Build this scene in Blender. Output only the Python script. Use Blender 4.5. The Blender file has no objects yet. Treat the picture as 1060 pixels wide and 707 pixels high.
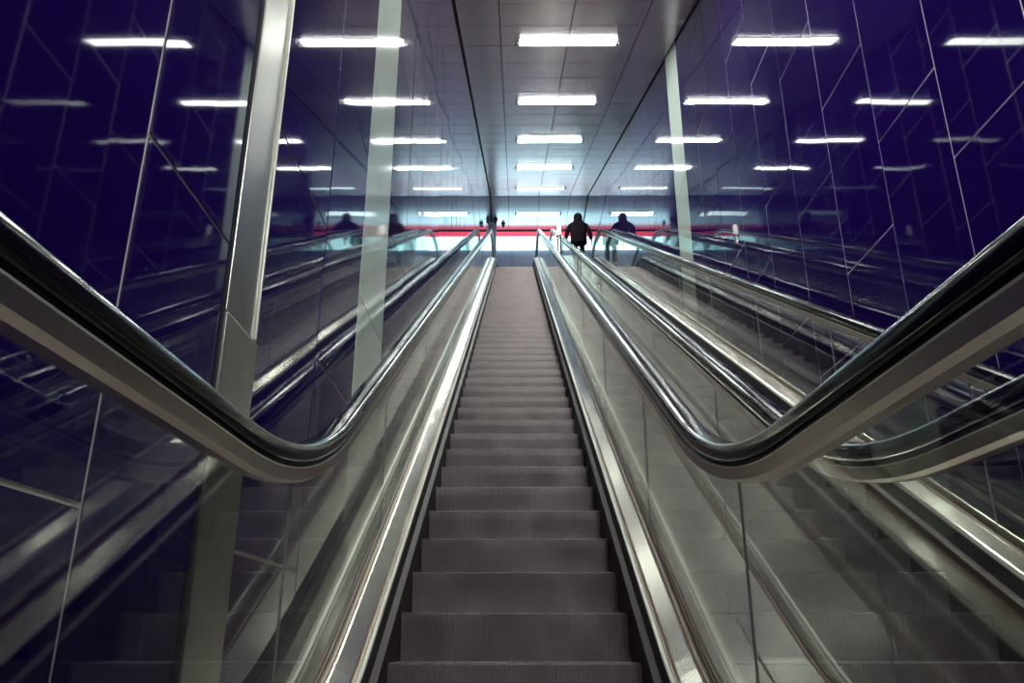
import bpy, bmesh, math, random
from mathutils import Vector, Matrix
random.seed(7)
S = bpy.context.scene
C = S.collection
R = math.radians
M30 = math.tan(R(30))
PITCH = 1.59            # distance between the centre lines of the two escalators
XL, XR = -PITCH/2, PITCH*1.5
XC = PITCH/2
EYE = 0.5

# ------------------------------------------------------------------ materials
def mat(name, col, rough=0.5, metal=0.0, ior=1.5, aniso=0.0, emit=None, es=0.0, coat=0.0):
    m = bpy.data.materials.new(name); m.use_nodes = True
    p = m.node_tree.nodes['Principled BSDF']
    p.inputs['Base Color'].default_value = (*col, 1)
    p.inputs['Roughness'].default_value = rough
    p.inputs['Metallic'].default_value = metal
    p.inputs['IOR'].default_value = ior
    p.inputs['Anisotropic'].default_value = aniso
    p.inputs['Coat Weight'].default_value = coat
    if emit:
        p.inputs['Emission Color'].default_value = (*emit, 1)
        p.inputs['Emission Strength'].default_value = es
    return m

def add_bump(m, scale=(1, 1, 1), strength=0.1, dist=0.01, detail=2, col_var=None, rough_var=None):
    nt = m.node_tree; N = nt.nodes; L = nt.links
    p = N['Principled BSDF']
    g = N.new('ShaderNodeNewGeometry')
    mp = N.new('ShaderNodeMapping'); mp.inputs['Scale'].default_value = scale
    L.new(g.outputs['Position'], mp.inputs['Vector'])
    n = N.new('ShaderNodeTexNoise'); n.inputs['Scale'].default_value = 1.0; n.inputs['Detail'].default_value = detail
    L.new(mp.outputs[0], n.inputs['Vector'])
    if strength:
        b = N.new('ShaderNodeBump'); b.inputs['Strength'].default_value = strength; b.inputs['Distance'].default_value = dist
        L.new(n.outputs['Fac'], b.inputs['Height']); L.new(b.outputs[0], p.inputs['Normal'])
    return n

def vary(m, scale, lo, hi, base=None, rough=None):
    """procedural wear: colour (lo..hi multiplier) and roughness range over a noise field"""
    nt = m.node_tree; N = nt.nodes; L = nt.links
    p = N['Principled BSDF']
    g = N.new('ShaderNodeNewGeometry')
    mp = N.new('ShaderNodeMapping'); mp.inputs['Scale'].default_value = scale
    L.new(g.outputs['Position'], mp.inputs['Vector'])
    n = N.new('ShaderNodeTexNoise'); n.inputs['Scale'].default_value = 1.0; n.inputs['Detail'].default_value = 4
    L.new(mp.outputs[0], n.inputs['Vector'])
    c = p.inputs['Base Color'].default_value
    mx = N.new('ShaderNodeMix'); mx.data_type = 'RGBA'
    mx.inputs['A'].default_value = (c[0]*lo, c[1]*lo, c[2]*lo, 1); mx.inputs['B'].default_value = (min(1, c[0]*hi), min(1, c[1]*hi), min(1, c[2]*hi), 1)
    rm = N.new('ShaderNodeMapRange'); rm.inputs['From Min'].default_value = 0.3; rm.inputs['From Max'].default_value = 0.7
    L.new(n.outputs['Fac'], rm.inputs['Value']); L.new(rm.outputs[0], mx.inputs['Factor']); L.new(mx.outputs['Result'], p.inputs['Base Color'])
    if rough:
        r2 = N.new('ShaderNodeMapRange'); r2.inputs['From Min'].default_value = 0.3; r2.inputs['From Max'].default_value = 0.7
        r2.inputs['To Min'].default_value = rough[0]; r2.inputs['To Max'].default_value = rough[1]
        L.new(n.outputs['Fac'], r2.inputs['Value']); L.new(r2.outputs[0], p.inputs['Roughness'])

BLUE = mat('blue_enamel', (0.0115, 0.0020, 0.076), 0.03, 0, 1.65)
add_bump(BLUE, (0.9, 0.9, 0.5), 0.06, 0.02, 1)
PALE = mat('pale_enamel', (0.62, 0.70, 0.63), 0.06, 0, 1.6)
add_bump(PALE, (0.9, 0.9, 0.5), 0.06, 0.02, 1)
SEAM = mat('seam_metal', (0.82, 0.72, 0.66), 0.45, 0.2)
STEEL = mat('brushed_steel', (0.60, 0.575, 0.53), 0.24, 1.0, aniso=0.3)
add_bump(STEEL, (2.2, 1.1, 1.1), 0.10, 0.02, 2)
DECK = mat('deck_steel', (0.72, 0.69, 0.59), 0.17, 1.0)
add_bump(DECK, (3.0, 2.0, 2.0), 0.22, 0.02, 1)
ODECK = mat('outer_deck_steel', (0.90, 0.86, 0.75), 0.215, 1.0)
add_bump(ODECK, (2.6, 1.8, 1.8), 0.25, 0.02, 1)
STEELB = mat('bright_steel', (0.86, 0.84, 0.76), 0.3, 0.6)
PILL = mat('pillar_steel', (0.52, 0.50, 0.47), 0.32, 1.0, aniso=0.4)
vary(PILL, (12, 12, 1.2), 0.93, 1.06)
GUIDE = mat('guide_steel', (0.50, 0.43, 0.40), 0.3, 1.0)
BROWN = mat('brown_gap', (0.20, 0.11, 0.07), 0.35, 0.5)
DARK = mat('dark_gap', (0.006, 0.004, 0.006), 0.6)
SKIRT = mat('skirt_dark', (0.035, 0.022, 0.026), 0.5, 0.3)
RUBBER = mat('handrail_rubber', (0.006, 0.004, 0.006), 0.13, 0, 1.42)
CEIL = mat('ceiling_metal', (0.62, 0.535, 0.595), 0.26, 0.85)
vary(CEIL, (1.6, 0.12, 0.12), 0.92, 1.08)
STEP = mat('step_aluminium', (0.30, 0.25, 0.258), 0.42, 0.7)
vary(STEP, (5, 5, 5), 0.8, 1.25, rough=(0.36, 0.5))
NOSEM = mat('step_edge', (0.05, 0.04, 0.045), 0.55, 0.3)
COMB = mat('comb_aluminium', (0.35, 0.34, 0.33), 0.4, 0.9)
FLOOR = mat('floor_stone', (0.16, 0.155, 0.16), 0.35)
vary(FLOOR, (6, 6, 6), 0.85, 1.15)
LPIL = mat('landing_pillar_paint', (0.50, 0.56, 0.66), 0.35, 0.2)
GREYB = mat('far_panel', (0.40, 0.40, 0.56), 0.4, 0.1)
LAMP = mat('lamp_diffuser', (0.9, 0.9, 0.9), 0.5, emit=(0.92, 1.0, 0.92), es=60.0)
LAMPC = mat('lamp_diffuser_cool', (0.9, 0.9, 0.9), 0.5, emit=(0.70, 0.98, 1.0), es=6.0)
LAMPBODY = mat('lamp_body', (0.5, 0.5, 0.5), 0.4, 0.5)
CAP = mat('lamp_cap', (0.03, 0.025, 0.03), 0.5)
WHITEBOX = mat('white_light_panel', (0.9, 0.9, 0.9), 0.5, emit=(0.46, 0.95, 1.0), es=2.9)
REDBOX = mat('red_light_panel', (0.7, 0.05, 0.08), 0.5, emit=(0.85, 0.09, 0.16), es=1.1)
COAT = mat('black_coat', (0.008, 0.005, 0.009), 0.9, ior=1.15)
TROUSER = mat('dark_trousers', (0.009, 0.006, 0.011), 0.9, ior=1.15)
SKIN = mat('skin', (0.45, 0.27, 0.20), 0.55)
HAIR = mat('dark_hair', (0.012, 0.008, 0.010), 0.6)
SHOE = mat('black_shoes', (0.008, 0.006, 0.008), 0.4)
BACKW = mat('hall_wall', (0.10, 0.09, 0.11), 0.6)
BLACKP = mat('black_plastic', (0.008, 0.008, 0.010), 0.3)
WHITEP = mat('white_lit_head', (0.9, 0.9, 0.86), 0.3, emit=(1.0, 1.0, 0.92), es=1.5)

def glass_mat():
    m = bpy.data.materials.new('balustrade_glass'); m.use_nodes = True
    nt = m.node_tree; N = nt.nodes; L = nt.links
    for n in list(N): N.remove(n)
    o = N.new('ShaderNodeOutputMaterial'); mx = N.new('ShaderNodeMixShader')
    t = N.new('ShaderNodeBsdfTransparent'); t.inputs[0].default_value = (0.965, 0.975, 0.965, 1)
    gl = N.new('ShaderNodeBsdfGlossy'); gl.inputs['Roughness'].default_value = 0.015; gl.inputs['Color'].default_value = (0.97, 0.99, 0.97, 1)
    f = N.new('ShaderNodeFresnel'); g = N.new('ShaderNodeNewGeometry')      # same reflectance from both sides of the thin pane
    mr = N.new('ShaderNodeMapRange'); mr.inputs['To Min'].default_value = 1.5; mr.inputs['To Max'].default_value = 1/1.5
    L.new(g.outputs['Backfacing'], mr.inputs['Value']); L.new(mr.outputs[0], f.inputs['IOR'])
    L.new(f.outputs[0], mx.inputs[0]); L.new(t.outputs[0], mx.inputs[1]); L.new(gl.outputs[0], mx.inputs[2]); L.new(mx.outputs[0], o.inputs[0])
    return m
GLASS = glass_mat()
GLASSEDGE = mat('glass_edge', (0.20, 0.22, 0.20), 0.3)

# ------------------------------------------------------------------ helpers
def link(name, me, parent=None, loc=(0, 0, 0), rot=(0, 0, 0)):
    o = bpy.data.objects.new(name, me); C.objects.link(o)
    o.location = loc; o.rotation_euler = rot
    if parent: o.parent = parent
    return o

def mesh_of(name, verts, faces, mats, fm=None, smooth=False):
    me = bpy.data.meshes.new(name); me.from_pydata(verts, [], faces)
    for m in (mats if isinstance(mats, (list, tuple)) else [mats]): me.materials.append(m)
    if fm:
        for p, i in zip(me.polygons, fm): p.material_index = i
    if smooth:
        for p in me.polygons: p.use_smooth = True
    me.validate(); me.update()
    return me

class MB:
    def __init__(s): s.v = []; s.f = []; s.m = []
    def add(s, vs, fs, mi=0):
        b = len(s.v); s.v += [tuple(v) for v in vs]
        for f in fs: s.f.append(tuple(b+i for i in f)); s.m.append(mi)
    def box(s, x0, x1, y0, y1, z0, z1, mi=0):
        s.add([(x0,y0,z0),(x1,y0,z0),(x1,y1,z0),(x0,y1,z0),(x0,y0,z1),(x1,y0,z1),(x1,y1,z1),(x0,y1,z1)],
              [(0,3,2,1),(4,5,6,7),(0,1,5,4),(1,2,6,5),(2,3,7,6),(3,0,4,7)], mi)
    def lathe(s, prof, n=24, mi=0, c=(0, 0)):
        b = []
        for r, z in prof:
            for i in range(n):
                a = 2*math.pi*i/n; b.append((c[0]+r*math.cos(a), c[1]+r*math.sin(a), z))
        fs = []
        for j in range(len(prof)-1):
            for i in range(n):
                k = (i+1) % n
                fs.append((j*n+i, j*n+k, (j+1)*n+k, (j+1)*n+i))
        fs.append(tuple(reversed(range(n)))); fs.append(tuple((len(prof)-1)*n+i for i in range(n)))
        s.add(b, fs, mi)
    def build(s, name, mats, parent=None, smooth=False, **k):
        return link(name, mesh_of(name, s.v, s.f, mats, s.m, smooth), parent, **k)

def tag(o, label=None, cat=None, group=None, kind=None):
    if label: o['label'] = label
    if cat: o['category'] = cat
    if group: o['group'] = group
    if kind: o['kind'] = kind
    return o

def empty(name, loc=(0, 0, 0)):
    o = bpy.data.objects.new(name, None); C.objects.link(o); o.location = loc; return o

def copy_tree(o, parent=None):
    c = o.copy(); C.objects.link(c)
    if parent: c.parent = parent
    for ch in list(o.children): copy_tree(ch, c)
    return c

def bevel(o, w=0.004, seg=2):
    md = o.modifiers.new('bevel', 'BEVEL'); md.width = w; md.segments = seg; md.limit_method = 'ANGLE'; md.angle_limit = R(40)
    return o

# ------------------------------------------------------------------ escalator paths (y forward, z up)
class Path:
    def __init__(s, z0, p, z1, R1, R2):
        s.z0, s.z1, s.R1, s.R2 = z0, z1, R1, R2
        s.c = EYE - p/math.cos(R(30))
        s.ya = (z0-s.c)/M30 - R1*math.tan(R(15)); s.yb = s.ya + R1*0.5
        s.yd = (z1-s.c)/M30 + R2*math.tan(R(15)); s.yc = s.yd - R2*0.5
    def z(s, y):
        if y <= s.ya: return s.z0
        if y < s.yb: return s.z0 + s.R1 - math.sqrt(s.R1**2-(y-s.ya)**2)
        if y <= s.yc: return M30*y + s.c
        if y < s.yd: return s.z1 - s.R2 + math.sqrt(s.R2**2-(y-s.yd)**2)
        return s.z1
    def ys(s, y0, y1, n=12):
        out = [y0]
        k = [y0, s.ya] + [s.ya+(s.yb-s.ya)*i/n for i in range(1, n+1)] + [s.yc+(s.yd-s.yc)*i/n for i in range(0, n+1)] + [y1]
        return sorted(set(round(v, 5) for v in k if y0 <= v <= y1))
    def pts(s, y0, y1, n=12): return [(y, s.z(y)) for y in s.ys(y0, y1, n)]

NOSE = Path(0.0, 1.78, 10.0, 2.6, 2.6)
TRIM = Path(0.13, 1.555, 10.15, 2.45, 2.7)
RAIL = Path(0.945, 0.795, 10.76, 2.2, 4.0)
Y_BOT, Y_TOP = -0.45, 21.95        # newel centres
NEWR = 0.33

def normals(pts, closed=False):
    out = []
    n = len(pts)
    for i in range(n):
        a = pts[max(i-1, 0)]; b = pts[min(i+1, n-1)]
        t = Vector((b[0]-a[0], b[1]-a[1])).normalized()
        out.append((-t.y, t.x))
    return out

def sweep(mb, pts, sec, closed=True, mi=0, caps=True, mis=None):
    """sec: list of (x, n) points; swept along pts (y,z) using the path normal"""
    nr = normals(pts); k = len(sec); vs = []
    for (y, z), (ny, nz) in zip(pts, nr):
        for x, n in sec: vs.append((x, y+n*ny, z+n*nz))
    b = len(mb.v); mb.v += vs
    m = k if closed else k-1
    for i in range(len(pts)-1):
        for j in range(m):
            a, c = i*k+j, i*k+(j+1) % k
            mb.f.append((b+a, b+c, b+c+k, b+a+k)); mb.m.append(mis[j] if mis else mi)
    if closed and caps:
        mb.f.append(tuple(b+j for j in reversed(range(k)))); mb.m.append(mi)
        mb.f.append(tuple(b+(len(pts)-1)*k+j for j in range(k))); mb.m.append(mi)

def rail_path(inset=0.0):
    r = NEWR - inset
    zc0 = RAIL.z0 - NEWR; zc1 = RAIL.z1 - NEWR
    pts = [(Y_BOT+0.25, zc0-r)]
    for i in range(0, 17):
        a = -math.pi/2 - math.pi*i/16
        pts.append((Y_BOT+r*math.cos(a), zc0+r*math.sin(a)))
    mid = [(y, RAIL.z(y)) for y in RAIL.ys(Y_BOT+0.05, Y_TOP-0.05, 20)]
    if inset:
        nr = normals(mid); mid = [(y-inset*a, z-inset*b) for (y, z), (a, b) in zip(mid, nr)]
    pts += mid
    for i in range(0, 17):
        a = math.pi/2 - math.pi*i/16
        pts.append((Y_TOP+r*math.cos(a), zc1+r*math.sin(a)))
    pts.append((Y_TOP-0.25, zc1-r))
    return pts

# ------------------------------------------------------------------ one step
STEP_D = 0.34
def step_mesh(h):
    W = 0.495; pitch = 0.0099; n = int(2*W/pitch); ins = 0.009
    hh = h + 0.02
    prof = []                                     # (y, z, ny, nz)
    q = 5
    if hh > 0.03:
        for i in range(q+1):
            t = i/q; z = -hh + (hh-0.006)*t
            y = 0.022*math.sin(math.pi*0.5*(1-t))**1.6 + 0.002
            prof.append((y, z, -1, 0))
    else:
        prof.append((0.002, -hh, -1, 0)); prof.append((0.002, -0.006, -1, 0))
    prof += [(0.012, 0.0, -0.5, 0.5), (STEP_D-0.004, 0.0, 0, 1)]
    vs = []; cols = []
    for j in range(n+1):
        x0 = -W + j*pitch
        for dx, s in ((0, 0), (0.0052, 0), (0.0060, ins), (0.0091, ins)):
            cols.append((x0+dx, s))
    cols = cols[:-2]
    for x, s in cols:
        for y, z, ny, nz in prof: vs.append((x, y-s*ny, z-s*nz))
    P = len(prof); fs = []
    for j in range(len(cols)-1):
        for i in range(P-1):
            fs.append((j*P+i, (j+1)*P+i, (j+1)*P+i+1, j*P+i+1))
    ed = P-3
    fm = [1 if i % (P-1) == ed else 0 for i in range(len(fs))]
    me = mesh_of('step', vs, fs, [STEP, NOSEM], fm)
    return me

# ------------------------------------------------------------------ escalator
def outline_strip(y0, y1):
    """sample positions between two joints"""
    ys = set([y0, y1])
    k = max(1, int((y1-y0)/0.08))
    for i in range(k+1): ys.add(y0+(y1-y0)*i/k)
    return sorted(ys)

def make_escalator():
    root = empty('escalator')
    # steps
    cache = {}
    y = 1.02; k = 0
    zprev = NOSE.z(y-STEP_D)
    while y < 21.3:
        z = NOSE.z(y); h = round(z-zprev, 3)
        if h not in cache: cache[h] = step_mesh(h)
        o = link('step', cache[h], root, loc=(0, y, z))
        zprev = z; y += STEP_D
    y_end = y
    # comb plates
    for ya, yb, z, sgn in ((-0.6, 1.02, 0.0, 1), (y_end-0.004, y_end+1.1, 10.0, -1)):
        mb = MB(); mb.box(-0.5, 0.5, ya, yb, z-0.05, z+0.004, 0)
        yt = yb if sgn > 0 else ya
        for i in range(50):
            x = -0.49 + i*0.02
            mb.box(x-0.002, x+0.002, yt-0.16 if sgn > 0 else yt+0.01, yt-0.01 if sgn > 0 else yt+0.16, z+0.004, z+0.009, 0)
        mb.build('comb_plate', [COMB], root)
    ya, yb = Y_BOT-0.15, Y_TOP+0.15
    tp = TRIM.pts(ya, yb, 16)
    rp = rail_path()
    for sd in (-1, 1):
        f = lambda sec: [(sd*x, n) for x, n in (sec if sd > 0 else sec)]
        # skirt with brush guard
        mb = MB(); sweep(mb, tp, f([(0.502, -0.42), (0.502, -0.004), (0.510, -0.004), (0.510, -0.42)]))
        sweep(mb, tp, f([(0.478, -0.098), (0.478, -0.092), (0.502, -0.080), (0.502, -0.105)]))
        mb.build('skirt_panel', [SKIRT], root)
        mb = MB(); sweep(mb, tp, f([(0.504, -0.010), (0.504, 0.004), (0.517, 0.004), (0.517, -0.010)]))
        mb.build('skirt_trim', [STEELB], root)
        mb = MB(); sweep(mb, tp, f([(0.517, -0.03), (0.517, -0.012), (0.534, -0.012), (0.534, -0.03)]))
        sweep(mb, tp, f([(0.523, -0.012), (0.523, -0.002), (0.526, -0.002), (0.526, -0.012)]), mi=1)
        mb.build('deck_gap', [BROWN, STEELB], root)
        mb = MB(); sweep(mb, tp, f([(0.533, -0.02), (0.533, 0.000), (0.538, 0.004), (0.592, 0.034), (0.597, 0.036), (0.597, 0.01)]))
        mb.build('inner_deck', [DECK], root)
        mb = MB()
        sweep(mb, tp, f([(0.597, 0.01), (0.597, 0.030), (0.6155, 0.040), (0.6155, 0.01)]), mi=0)
        sweep(mb, tp, f([(0.604, 0.030), (0.604, 0.041), (0.608, 0.041), (0.608, 0.030)]), mi=1)
        sweep(mb, tp, f([(0.6240, 0.03), (0.6240, 0.063), (0.636, 0.063), (0.636, 0.03)]), mi=0)
        mb.build('glass_clamp', [BROWN, STEELB], root)
        mb = MB(); sweep(mb, tp, f([(0.636, 0.04), (0.636, 0.066), (0.640, 0.069), (0.788, 0.069), (0.792, 0.066), (0.792, 0.04)]))
        mb.build('outer_deck', [ODECK], root)
        # handrail guide and rubber handrail
        mb = MB()
        sweep(mb, rp, f([(0.596, -0.024), (0.596, -0.050), (0.644, -0.050), (0.644, -0.024)]), mi=1)
        sweep(mb, rp, f([(0.586, -0.049), (0.586, -0.0525), (0.654, -0.0525), (0.654, -0.049)]), mi=2)
        sweep(mb, rp, f([(0.588, -0.052), (0.590, -0.084), (0.606, -0.092), (0.634, -0.092), (0.650, -0.084), (0.652, -0.052)]), mi=0)
        mb.build('handrail_guide', [GUIDE, DARK, STEELB], root)
        mb = MB()
        sec = []
        for i in range(9):
            a = math.pi - math.pi*i/8
            sec.append((0.62+0.041*math.copysign(abs(math.cos(a))**0.55, math.cos(a)) if abs(math.cos(a)) > 1e-6 else 0.62, -0.006+0.024*max(0, math.sin(a))**0.7))
        sec += [(0.662, -0.020), (0.657, -0.034), (0.645, -0.036), (0.640, -0.024), (0.600, -0.024), (0.595, -0.036), (0.583, -0.034), (0.578, -0.020)]
        sweep(mb, rp, f(sec))
        o = mb.build('handrail', [RUBBER], root, smooth=True)
        # glass panels
        joints = [-0.45, 0.705] + [2.255+1.55*i for i in range(13)]
        joints = [j for j in joints if j < 21.4] + [Y_TOP]
        base = lambda yy: TRIM.z(yy) + 0.03
        top = lambda yy: RAIL.z(yy) - (0.084 if not (RAIL.yb < yy < RAIL.yc) else 0.084/math.cos(R(30)))
        def topz(yy):
            e = 0.01; sl = (RAIL.z(yy+e)-RAIL.z(yy-e))/(2*e)
            return RAIL.z(yy) - 0.090*math.sqrt(1+sl*sl)
        for i in range(len(joints)-1):
            a, b = joints[i]+0.0015, joints[i+1]-0.0015
            pts_t = [(yy, topz(yy)) for yy in outline_strip(a, b)]
            pts_b = [(yy, base(yy)) for yy in outline_strip(a, b)]
            poly = None
            if i == 0:
                r = NEWR-0.090; arc = [(Y_BOT+r*math.cos(t), RAIL.z0-NEWR+r*math.sin(t)) for t in [math.pi*0.5+math.pi*j/14 for j in range(1, 14)]]
                poly = arc + pts_b + pts_t[::-1]
            elif i == len(joints)-2:
                r = NEWR-0.090; arc = [(Y_TOP+r*math.cos(t), RAIL.z1-NEWR+r*math.sin(t)) for t in [math.pi*0.5-math.pi*j/14 for j in range(1, 14)]]
                poly = pts_b + arc[::-1] + pts_t[::-1]
            else:
                poly = pts_b + pts_t[::-1]
            mb = MB(); n = len(poly); x0, x1 = sd*0.6165, sd*0.6235
            if sd < 0: x0, x1 = x1, x0
            vs = [(x0, py, pz) for py, pz in poly] + [(x1, py, pz) for py, pz in poly]
            mb.add(vs, [tuple(reversed(range(n)))], 0); mb.f.append(tuple(n+q for q in range(n))); mb.m.append(0)
            for q in range(n):
                w = (q+1) % n; mb.f.append((q, w, n+w, n+q)); mb.m.append(1)
            # face normals must point out of the pane so the shading knows outside from inside
            me = mesh_of('glass_panel', mb.v, mb.f, [GLASS, GLASSEDGE], mb.m)
            bm = bmesh.new(); bm.from_mesh(me); bmesh.ops.recalc_face_normals(bm, faces=bm.faces); bm.to_mesh(me); bm.free()
            link('glass_panel', me, root)
    return root

esc = make_escalator()
tag(esc, 'empty escalator rising straight ahead in the middle, beside the left blue wall', 'escalator', 'escalators side by side')
esc2 = copy_tree(esc); esc2.location.x = PITCH
tag(esc2, 'right-hand escalator with a dark-coated person at its top, along the right wall', 'escalator')

# ------------------------------------------------------------------ ceiling profile
CZ0 = EYE + 4.505; CM = math.tan(R(21.2)); YK = 23.35; YCE = 25.765; YB0 = -3.0
def ceil_z(y):
    y = max(YB0, min(YK, y)); return CZ0 + CM*y

# ------------------------------------------------------------------ walls
def base_z(y): return TRIM.z(y) - 0.05
JT = {-1: 1.03, 0: 0.23, 1: 1.05, 2: 0.25, 3: 1.05, 4: 0.51, 5: 1.05, 6: 0.51, -2: 0.228}
def make_wall(side):
    x = XL if side < 0 else XR
    inn = 1 if side < 0 else -1
    mb = MB()
    cols = [(2.315+0.755*k, 2.315+0.755*(k+1), k) for k in range(0, 31)]
    if side < 0: cols += [(1.506, 2.05, -1)]; s0 = 1.506
    else: cols += [(1.56, 2.315, -1)]; s0 = 1.56
    y = s0; k = -2
    while y > -6: cols.append((y-0.755, y, k)); y -= 0.755; k -= 1
    for (a, b, k) in cols:
        b = min(b, YCE)
        if a >= b: continue
        j = JT.get(k, 1.05 if k % 2 else 0.5 + 0.03*(k % 5)) + EYE
        zb = [base_z(a)-0.25, base_z(b)-0.25]; zt = [ceil_z(a)+0.02, ceil_z(b)+0.02]
        lo = min(zb); hi = max(zt)
        cuts = [lo-0.1]
        z = j - 1.4*3
        while z < hi:
            if z > lo+0.05 and z < hi: cuts.append(z)
            z += 1.4
        cuts.append(hi+0.1)
        mi = 1 if (side < 0 and k == 2) or (side > 0 and k == 10) else 0
        if side < 0 and 2.05 <= a < 2.3: mi = 1
        g = 0.006
        for c0, c1 in zip(cuts[:-1], cuts[1:]):
            ya, yb = a+g, b-g
            def clampz(z, i): return max(zb[i], min(zt[i], z))
            q = [(ya, clampz(c0+g, 0)), (yb, clampz(c0+g, 1)), (yb, clampz(c1-g, 1)), (ya, clampz(c1-g, 0))]
            if max(p[1] for p in q)-min(p[1] for p in q) < 0.02: continue
            ty, tz = random.gauss(0, 0.0018), random.gauss(0, 0.0011)
            yc = (ya+yb)/2; zc = (c0+c1)/2
            fr = [(x+ty*(p[0]-yc)+tz*(p[1]-zc), p[0], p[1]) for p in q]
            bk = [(x-inn*0.010, p[0], p[1]) for p in q]
            mb.add(fr+bk, [(0,1,2,3) if inn < 0 else (3,2,1,0), (0,4,5,1), (1,5,6,2), (2,6,7,3), (3,7,4,0)], mi)
    # backing behind the panels
    ys = [-6.5, YB0, 1.5, 2.0, 2.6, 3.2, 3.8, 19.0, 19.6, 20.4, 21, 22, YK, YCE]
    for a, b in zip(ys[:-1], ys[1:]):
        x0, x1 = x-inn*0.0035, x-inn*0.15
        v = []
        for xx in (x0, x1):
            v += [(xx, a, base_z(a)-0.4), (xx, b, base_z(b)-0.4), (xx, b, ceil_z(b)+0.05), (xx, a, ceil_z(a)+0.05)]
        mb.add(v, [(0,1,2,3), (4,7,6,5), (0,4,5,1), (2,6,7,3)], 2)
    name = 'wall_left' if side < 0 else 'wall_right'
    o = mb.build(name, [BLUE, PALE, SEAM]); tag(o, kind='structure'); return o
wl = make_wall(-1); wr = make_wall(1)

# dark rubber joint between outer deck and wall
for i, xx in enumerate(((XL+0.003, XL+0.04), (XR-0.04, XR-0.003))):
    mb = MB(); sweep(mb, TRIM.pts(Y_BOT-0.15, Y_TOP+0.15, 16), [(xx[0], 0.02), (xx[0], 0.078), (xx[1], 0.074), (xx[1], 0.02)])
    tag(mb.build('trim_%d' % (i+1), [DARK]), kind='structure')

# ------------------------------------------------------------------ ceiling
mb = MB()
xj = [XL+0.016, -0.205, XC, 1.795, XR-0.016]
ca = R(21.2)
YK0 = -3.0
tr = []
# transverse joints follow the lamps' rhythm
y = 9.83 + 0.18
while y > YB0: y -= 0.7575
y0 = y+0.7575
ylist = [YB0]
y = y0
while y < YK-0.1: ylist.append(y); y += 0.7575
ylist.append(YK)
def ceil_cell(xa, xb, ya, yb, za, zb):
    g = 0.003; gx = 0.007
    t = random.gauss(0, 0.0008); tx = random.gauss(0, 0.0008)
    f = lambda xx, yy, zz: (xx, yy, zz + t*(yy-(ya+yb)/2) + tx*(xx-(xa+xb)/2))
    v = [f(xa+gx, ya+g, za), f(xb-gx, ya+g, za), f(xb-gx, yb-g, zb), f(xa+gx, yb-g, zb)]
    v += [(p[0], p[1], p[2]+0.02) for p in v]
    mb.add(v, [(0,3,2,1), (0,1,5,4), (1,2,6,5), (2,3,7,6), (3,0,4,7)], 0)
for a, b in zip(ylist[:-1], ylist[1:]):
    for xa, xb in zip(xj[:-1], xj[1:]): ceil_cell(xa, xb, a, b, ceil_z(a), ceil_z(b))
for a, b in zip([YK, YK+0.75, YK+1.5], [YK+0.75, YK+1.5, YCE]):
    for xa, xb in zip(xj[:-1], xj[1:]): ceil_cell(xa, xb, a, b, ceil_z(YK), ceil_z(YK))
for a, b in zip([-6.5, -5.0, -4.0], [-5.0, -4.0, -3.0]):
    for xa, xb in zip(xj[:-1], xj[1:]): ceil_cell(xa, xb, a, b, ceil_z(YB0), ceil_z(YB0))
for a, b in ((-6.5, YB0), (YB0, YK), (YK, YCE+0.3)):
    za, zb = ceil_z(a)+0.018, ceil_z(b)+0.018
    v = [(XL-.15, a, za), (XR+.15, a, za), (XR+.15, b, zb), (XL-.15, b, zb)]
    v += [(p[0], p[1], p[2]+0.15) for p in v]
    mb.add(v, [(0,3,2,1), (4,5,6,7), (0,1,5,4), (1,2,6,5), (2,3,7,6), (3,0,4,7)], 1)
tag(mb.build('ceiling', [CEIL, DARK]), kind='structure')

# ------------------------------------------------------------------ lamps
def make_lamp(cool=False):
    r = empty('ceiling_lamp')
    mb = MB(); mb.box(-0.725, 0.725, -0.15, 0.15, -0.012, 0.0); bevel(mb.build('lamp_body', [LAMPBODY], r), 0.006)
    mb = MB()
    prof = [(-0.14, -0.012), (-0.135, -0.018), (-0.12, -0.022), (0.12, -0.022), (0.135, -0.018), (0.14, -0.012)]
    v = [(-0.71, a, b) for a, b in prof] + [(0.71, a, b) for a, b in prof]
    n = len(prof)
    mb.add(v, [(i, i+1, n+i+1, n+i) for i in range(n-1)] + [tuple(range(n)), tuple(reversed(range(n, 2*n))), (n-1, 0, n, 2*n-1)], 0)
    o = mb.build('diffuser', [LAMPC if cool else LAMP], r)
    for s in (-1, 1):
        mb = MB(); mb.box(*sorted((s*0.745, s*0.785)), -0.03, 0.03, -0.045, 0.0)
        bevel(mb.build('end_clip', [CAP], r), 0.006)
    return r
lamp_ys = [9.83+3.03*k for k in range(0, 5)]
order = ['nearest', 'second', 'third', 'fourth', 'fifth']
base = make_lamp()
LG = 'fluorescent strip lamps in a row along the ceiling'
texts = ['largest ceiling strip lamp, nearest to the viewer at the top of the view',
         'second strip lamp from the nearest along the sloping ceiling',
         'third strip lamp from the nearest, midway along the sloping ceiling',
         'fourth strip lamp from the nearest along the sloping ceiling',
         'strip lamp on the slope just before the ceiling levels off']
for i, y in enumerate(lamp_ys):
    o = base if i == 0 else (make_lamp(True) if i == 4 else copy_tree(base))
    o.location = (XC, y, ceil_z(y)-0.002); o.rotation_euler = (ca, 0, 0)
    tag(o, texts[i], 'lamp', LG)
o = make_lamp(True); o.location = (XC, 24.55, ceil_z(YK)-0.002); tag(o, 'farthest strip lamp, on the level ceiling above the upper landing', 'lamp', LG)
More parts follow.
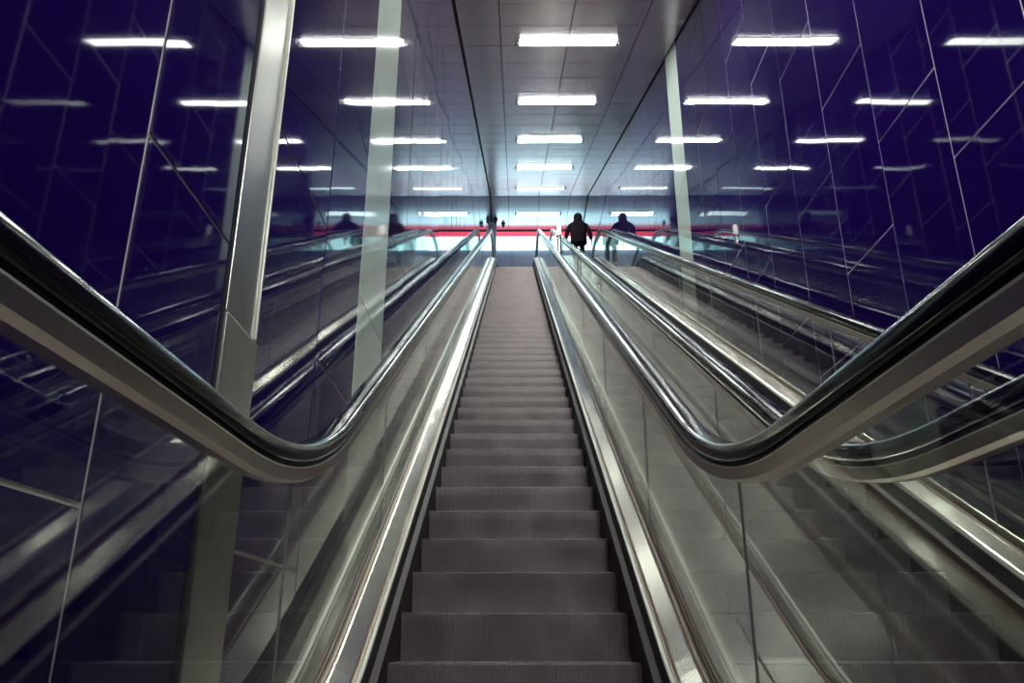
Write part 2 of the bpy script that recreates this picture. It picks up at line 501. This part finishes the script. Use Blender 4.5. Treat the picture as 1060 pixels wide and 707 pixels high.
for i, y in enumerate([6.8, 3.77, 0.74, -2.29]):
    o = copy_tree(base); o.location = (XC, y, ceil_z(y)-0.002); o.rotation_euler = (ca, 0, 0)
    tag(o, ['strip lamp overhead, just above the top edge of the view', 'strip lamp overhead between the viewer and the first visible one',
            'strip lamp directly over the foot of the escalators', 'strip lamp on the ceiling behind the viewer'][i], 'lamp', LG)

# ------------------------------------------------------------------ steel pillar on the left wall
pil = empty('steel_pillar', (XL, 2.19, 0)); tag(pil, 'tall brushed steel pillar strip on the blue left wall, nearest the viewer', 'pillar')
zj = 0.838+EYE
def pil_part(name, boxes, m):
    mb = MB()
    for b in boxes: mb.box(*b)
    o = mb.build(name, m, pil); return o
bevel(pil_part('lower_cladding', [(-0.02, 0.014, -0.137, 0.137, base_z(2.2)-0.25, zj-0.003)], [PILL]), 0.003)
bevel(pil_part('upper_cladding', [(-0.02, 0.010, -0.137, 0.086, zj+0.003, ceil_z(2.05)+0.02)], [PILL]), 0.003)
bevel(pil_part('edge_strip', [(-0.02, 0.018, 0.098, 0.108, zj+0.003, ceil_z(2.05)+0.02)], [STEELB]), 0.002)
pil_part('side_cladding', [(-0.02, 0.007, 0.086, 0.137, zj+0.003, ceil_z(2.05)+0.02)], [PILL])
pil_part('shadow_joint', [(-0.02, 0.006, -0.147, -0.137, base_z(2.2)-0.25, ceil_z(2.05)+0.02), (-0.02, 0.006, 0.137, 0.145, base_z(2.2)-0.25, ceil_z(2.05)+0.02)], [DARK])

# pillar at the upper landing
pb = MB(); pb.box(XL-0.01, XL+0.16, 25.15, 25.45, 10.0, ceil_z(YK)+0.0)
o = bevel(pb.build('landing_pillar', [GREYB]), 0.01); o.data.materials[0] = LPIL; tag(o, 'slim blue-grey pillar against the left wall at the upper landing', 'pillar')

# ------------------------------------------------------------------ floors, far wall, back wall
mb = MB(); mb.box(XL-0.15, XR+0.15, -6.5, Y_BOT-0.6, -0.2, 0.0)
mb.box(XL-0.15, XR+0.15, -1.06, 1.0, -0.2, -0.055)
tag(mb.build('floor', [FLOOR]), kind='structure')
mb = MB(); mb.box(XL-0.15, XR+0.15, 22.5, 26.2, 9.8, 10.0)
mb.box(XL-0.15, XR+0.15, 21.2, 22.5, 9.7, 9.94)
tag(mb.build('floor_upper', [FLOOR]), kind='structure')
mb = MB()
xs = [XL-0.15, -0.1, 1.0, 1.75, XR+0.15]
for a, b in zip(xs[:-1], xs[1:]):
    mb.box(a+0.006, b-0.006, 25.85, 25.9, 10.0, 13.30)
mb.box(XL-0.15, XR+0.15, 25.9, 26.0, 9.8, 14.4, 1)
tag(mb.build('wall_far', [GREYB, DARK]), kind='structure')
sg = empty('light_box', (XC, 25.84, 13.4)); tag(sg, 'long white backlit band with a red top stripe across the end wall', 'illuminated panel')
mb = MB(); mb.box(XL-XC, XR-XC, -0.06, 0.0, -0.08, 0.425); mb.build('white_panel', [WHITEBOX], sg)
mb = MB(); mb.box(XL-XC, XR-XC, -0.07, 0.0, 0.43, 0.62); o = mb.build('red_stripe', [REDBOX], sg); o['label'] = 'red stripe'
mb = MB(); mb.box(XL-XC, XR-XC, -0.08, 0.0, 0.622, 0.64); mb.build('top_frame', [BLACKP], sg)
mb = MB(); mb.box(XL-0.15, XR+0.15, -6.7, -6.5, -0.2, 5.2)
tag(mb.build('wall_back', [BACKW]), kind='structure')

# ------------------------------------------------------------------ ceiling cameras at the upper landing
for i, (px, lab) in enumerate(((-0.655, 'small dark dome camera on the level ceiling, closest to the left wall'), (-0.40, 'small dark dome camera on the ceiling, right of its twin by the wall'))):
    r = empty('dome_camera', (px, 25.25 if i else 24.95, ceil_z(YK))); tag(r, lab, 'camera', 'dome cameras at the upper landing')
    r.location.x = px
    mb = MB(); mb.lathe([(0.075, 0.0), (0.075, -0.03), (0.06, -0.045), (0.02, -0.05)], 20); mb.build('mount', [BLACKP], r, smooth=False)
    mb = MB(); mb.lathe([(0.018, -0.045), (0.018, -0.075)], 12); mb.build('stem', [LAMPBODY], r)
    mb = MB(); mb.lathe([(0.02, -0.07)]+[(0.05*math.cos(a), -0.10-0.05*math.sin(a)) for a in [R(x) for x in (-35, -10, 20, 50, 75)]], 20); mb.build('dome', [BLACKP], r, smooth=True)

# ------------------------------------------------------------------ bollard on the deck between the escalators
yb = 13.09; zb = TRIM.z(yb)+0.069/math.cos(R(30))+0.002
b = empty('steel_bollard', (XC, yb, zb)); tag(b, 'slim steel post with a glowing white head on the deck between the two escalators', 'post')
mb = MB(); mb.lathe([(0.036, 0.026), (0.036, 0.90)], 24); mb.build('post', [STEEL], b, smooth=False)
mb = MB(); mb.lathe([(0.036, 0.90), (0.05, 0.915), (0.05, 0.95), (0.04, 0.96)], 24); mb.box(-0.062, 0.062, -0.012, 0.012, 0.905, 0.945); mb.build('collar', [GUIDE], b)
mb = MB(); mb.lathe([(0.038, 0.955), (0.038, 1.10), (0.033, 1.13), (0.02, 1.15), (0.006, 1.156)], 24); mb.build('head', [WHITEP], b, smooth=True)

mb = MB(); mb.lathe([(0.065, 0.0), (0.065, 0.012), (0.045, 0.03)], 24); mb.build('base_plate', [GUIDE], b, rot=(R(30), 0, 0))
# ------------------------------------------------------------------ person
def skin_obj(name, joints, edges, radii, m, parent, sub=2):
    me = bpy.data.meshes.new(name); me.from_pydata(joints, edges, [])
    o = link(name, me, parent); me.materials.append(m)
    md = o.modifiers.new('skin', 'SKIN'); md.use_smooth_shade = True
    if not me.skin_vertices: 
        bpy.context.view_layer.objects.active = o
    sv = me.skin_vertices[0].data
    for i, r in enumerate(radii): sv[i].radius = r if isinstance(r, tuple) else (r, r)
    sv[0].use_root = True
    s = o.modifiers.new('sub', 'SUBSURF'); s.levels = sub; s.render_levels = sub
    return o

def make_person():
    r = empty('person', (1.765, 20.2, 10.006))
    # body: facing +y (away from the viewer); mid-stride
    J = [(0,0,0.93), (0,0.0,1.08), (0,0.01,1.26), (0,0.02,1.38), (0,0.035,1.46), (0,0.05,1.56), (0,0.05,1.63),
         (-0.09,0,0.88), (-0.10,0.05,0.50), (-0.10,-0.04,0.09), (-0.11,0.10,0.035),
         (0.09,0,0.88), (0.10,0.09,0.50), (0.10,0.16,0.09), (0.11,0.30,0.035),
         (-0.17,0.02,1.36), (-0.31,-0.01,1.08), (-0.365,0.05,0.86), (-0.37,0.06,0.80),
         (0.17,0.02,1.36), (0.31,-0.01,1.08), (0.365,0.01,0.86), (0.37,0.02,0.80)]
    E = [(0,1),(1,2),(2,3),(3,4),(4,5),(5,6),(0,7),(7,8),(8,9),(9,10),(0,11),(11,12),(12,13),(13,14),(3,15),(15,16),(16,17),(17,18),(3,19),(19,20),(20,21),(21,22)]
    Rr = [(0.11,0.08),(0.12,0.085),(0.14,0.10),(0.13,0.09),0.055,0.085,0.075, 0.075,0.06,0.042,0.035, 0.075,0.06,0.042,0.035, 0.06,0.05,0.035,0.03, 0.06,0.05,0.035,0.03]
    body = skin_obj('body', J, E, Rr, SKIN, r)
    # trousers
    J = [(0,0,0.93),(-0.09,0,0.85),(-0.10,0.05,0.50),(-0.10,-0.03,0.10),(0.09,0,0.85),(0.10,0.09,0.50),(0.10,0.155,0.10)]
    skin_obj('trousers', J, [(0,1),(1,2),(2,3),(0,4),(4,5),(5,6)], [(0.11,0.085),0.085,0.074,0.060,0.085,0.074,0.060], TROUSER, r)
    # shoes
    for sx, y0 in ((-0.10, -0.06), (0.10, 0.14)):
        skin_obj('shoe', [(sx,y0,0.05),(sx,y0+0.10,0.045),(sx,y0+0.20,0.035)], [(0,1),(1,2)], [(0.048,0.05),(0.045,0.042),(0.04,0.03)], SHOE, r)
    # long coat: lofted torso with flared skirt
    prof = [(0.74,0.225,0.16,0.03),(0.76,0.235,0.165,0.03),(0.86,0.235,0.16,0.02),(1.00,0.232,0.155,0.01),(1.15,0.235,0.155,0.01),(1.28,0.250,0.155,0.015),(1.37,0.240,0.14,0.02),(1.43,0.175,0.115,0.03),(1.46,0.10,0.09,0.04),(1.50,0.085,0.085,0.045)]
    mb = MB(); n = 28; vs = []
    for z, a, bb, cy in prof:
        for i in range(n):
            t = 2*math.pi*i/n; w = 1 + (0.03*math.sin(5*t+z*3) if z < 1.0 else 0)
            vs.append((a*w*math.copysign(abs(math.cos(t))**0.85, math.cos(t)), cy+bb*w*math.sin(t), z))
    fs = [(j*n+i, j*n+(i+1) % n, (j+1)*n+(i+1) % n, (j+1)*n+i) for j in range(len(prof)-1) for i in range(n)]
    fs.append(tuple(reversed(range(n))))
    mb.add(vs, fs, 0); coat = mb.build('coat', [COAT], r, smooth=True)
    for s in (-1, 1):
        y2 = 0.05 if s < 0 else 0.01
        skin_obj('sleeve', [(s*0.18,0.02,1.37),(s*0.27,0.0,1.22),(s*0.325,-0.01,1.05),(s*0.365,y2,0.86)], [(0,1),(1,2),(2,3)], [0.085,0.078,0.068,0.058], COAT, coat)
    # hood lying up around the head, hair
    mb = MB(); vs = []
    prof = [(1.40,0.13,0.11,0.02),(1.45,0.145,0.125,0.02),(1.50,0.125,0.125,0.035),(1.60,0.128,0.14,0.035),(1.67,0.112,0.125,0.04),(1.71,0.075,0.09,0.045),(1.73,0.02,0.025,0.05)]
    for z, a, bb, cy in prof:
        for i in range(n):
            t = 2*math.pi*i/n; vs.append((a*math.cos(t), cy+bb*math.sin(t), z))
    fs = [(j*n+i, j*n+(i+1) % n, (j+1)*n+(i+1) % n, (j+1)*n+i) for j in range(len(prof)-1) for i in range(n)]
    fs = [f for f in fs if not (f[0]//n in (2, 3, 4) and 4 <= f[0] % n <= 9)]   # face opening towards +y
    mb.add(vs, fs + [tuple((len(prof)-1)*n+i for i in range(n))], 0); mb.build('hood', [COAT], coat, smooth=True)
    # face
    nb = MB(); nb.lathe([(0.012, 1.555), (0.016, 1.565), (0.010, 1.59), (0.004, 1.60)], 10, c=(0, 0.138)); nb.build('nose', [SKIN], body, smooth=True)
    # hands: palm, four curled fingers and a thumb
    for s in (-1, 1):
        hx, hy, hz = s*0.372, (0.06 if s < 0 else 0.02), 0.80
        J = [(hx,hy,hz+0.04),(hx,hy+0.005,hz),(hx,hy+0.008,hz-0.035)]; E = [(0,1),(1,2)]; rr = [(0.028,0.024),(0.022,0.036),(0.018,0.036)]
        hand = skin_obj('hand', J, E, rr, SKIN, body)
        for k, (dy, ln) in enumerate(((0.030,0.072),(0.011,0.080),(-0.008,0.074),(-0.026,0.058))):
            skin_obj('finger', [(hx,hy+dy*0.9,hz-0.035),(hx-s*0.004,hy+dy,hz-0.035-ln*0.5),(hx-s*0.018,hy+dy,hz-0.035-ln)], [(0,1),(1,2)], [0.009,0.0085,0.007], SKIN, hand, 1)
        skin_obj('thumb', [(hx,hy+0.03,hz+0.0),(hx-s*0.012,hy+0.052,hz-0.025),(hx-s*0.016,hy+0.056,hz-0.055)], [(0,1),(1,2)], [0.012,0.010,0.008], SKIN, hand, 1)
    return r
per = make_person()
tag(per, 'person in a long black hooded coat walking away at the top of the right-hand escalator', 'person')
per.scale = (0.98, 0.98, 0.97)

# ------------------------------------------------------------------ world, camera
w = bpy.data.worlds.new('World'); S.world = w; w.use_nodes = True
w.node_tree.nodes['Background'].inputs[0].default_value = (0.02, 0.014, 0.024, 1)
w.node_tree.nodes['Background'].inputs[1].default_value = 1.0
cam = bpy.data.cameras.new('camera'); co = bpy.data.objects.new('camera', cam); C.objects.link(co)
cam.sensor_width = 36; cam.lens = 36*843/1060; cam.clip_start = 0.02; cam.clip_end = 200
co.location = (0, 0, EYE); co.rotation_euler = (R(110), 0, math.atan(3/843/math.cos(R(20))))
S.camera = co
S.view_settings.view_transform = 'Standard'; S.view_settings.look = 'None'
S.view_settings.exposure = 0.2; S.view_settings.gamma = 1.0; S.view_settings.use_curve_mapping = False
cy = S.cycles
cy.max_bounces = 14; cy.glossy_bounces = 10; cy.transmission_bounces = 8; cy.transparent_max_bounces = 24; cy.diffuse_bounces = 4
cy.use_denoising = True; cy.sample_clamp_indirect = 6.0; cy.blur_glossy = 0.3
cy.caustics_reflective = True
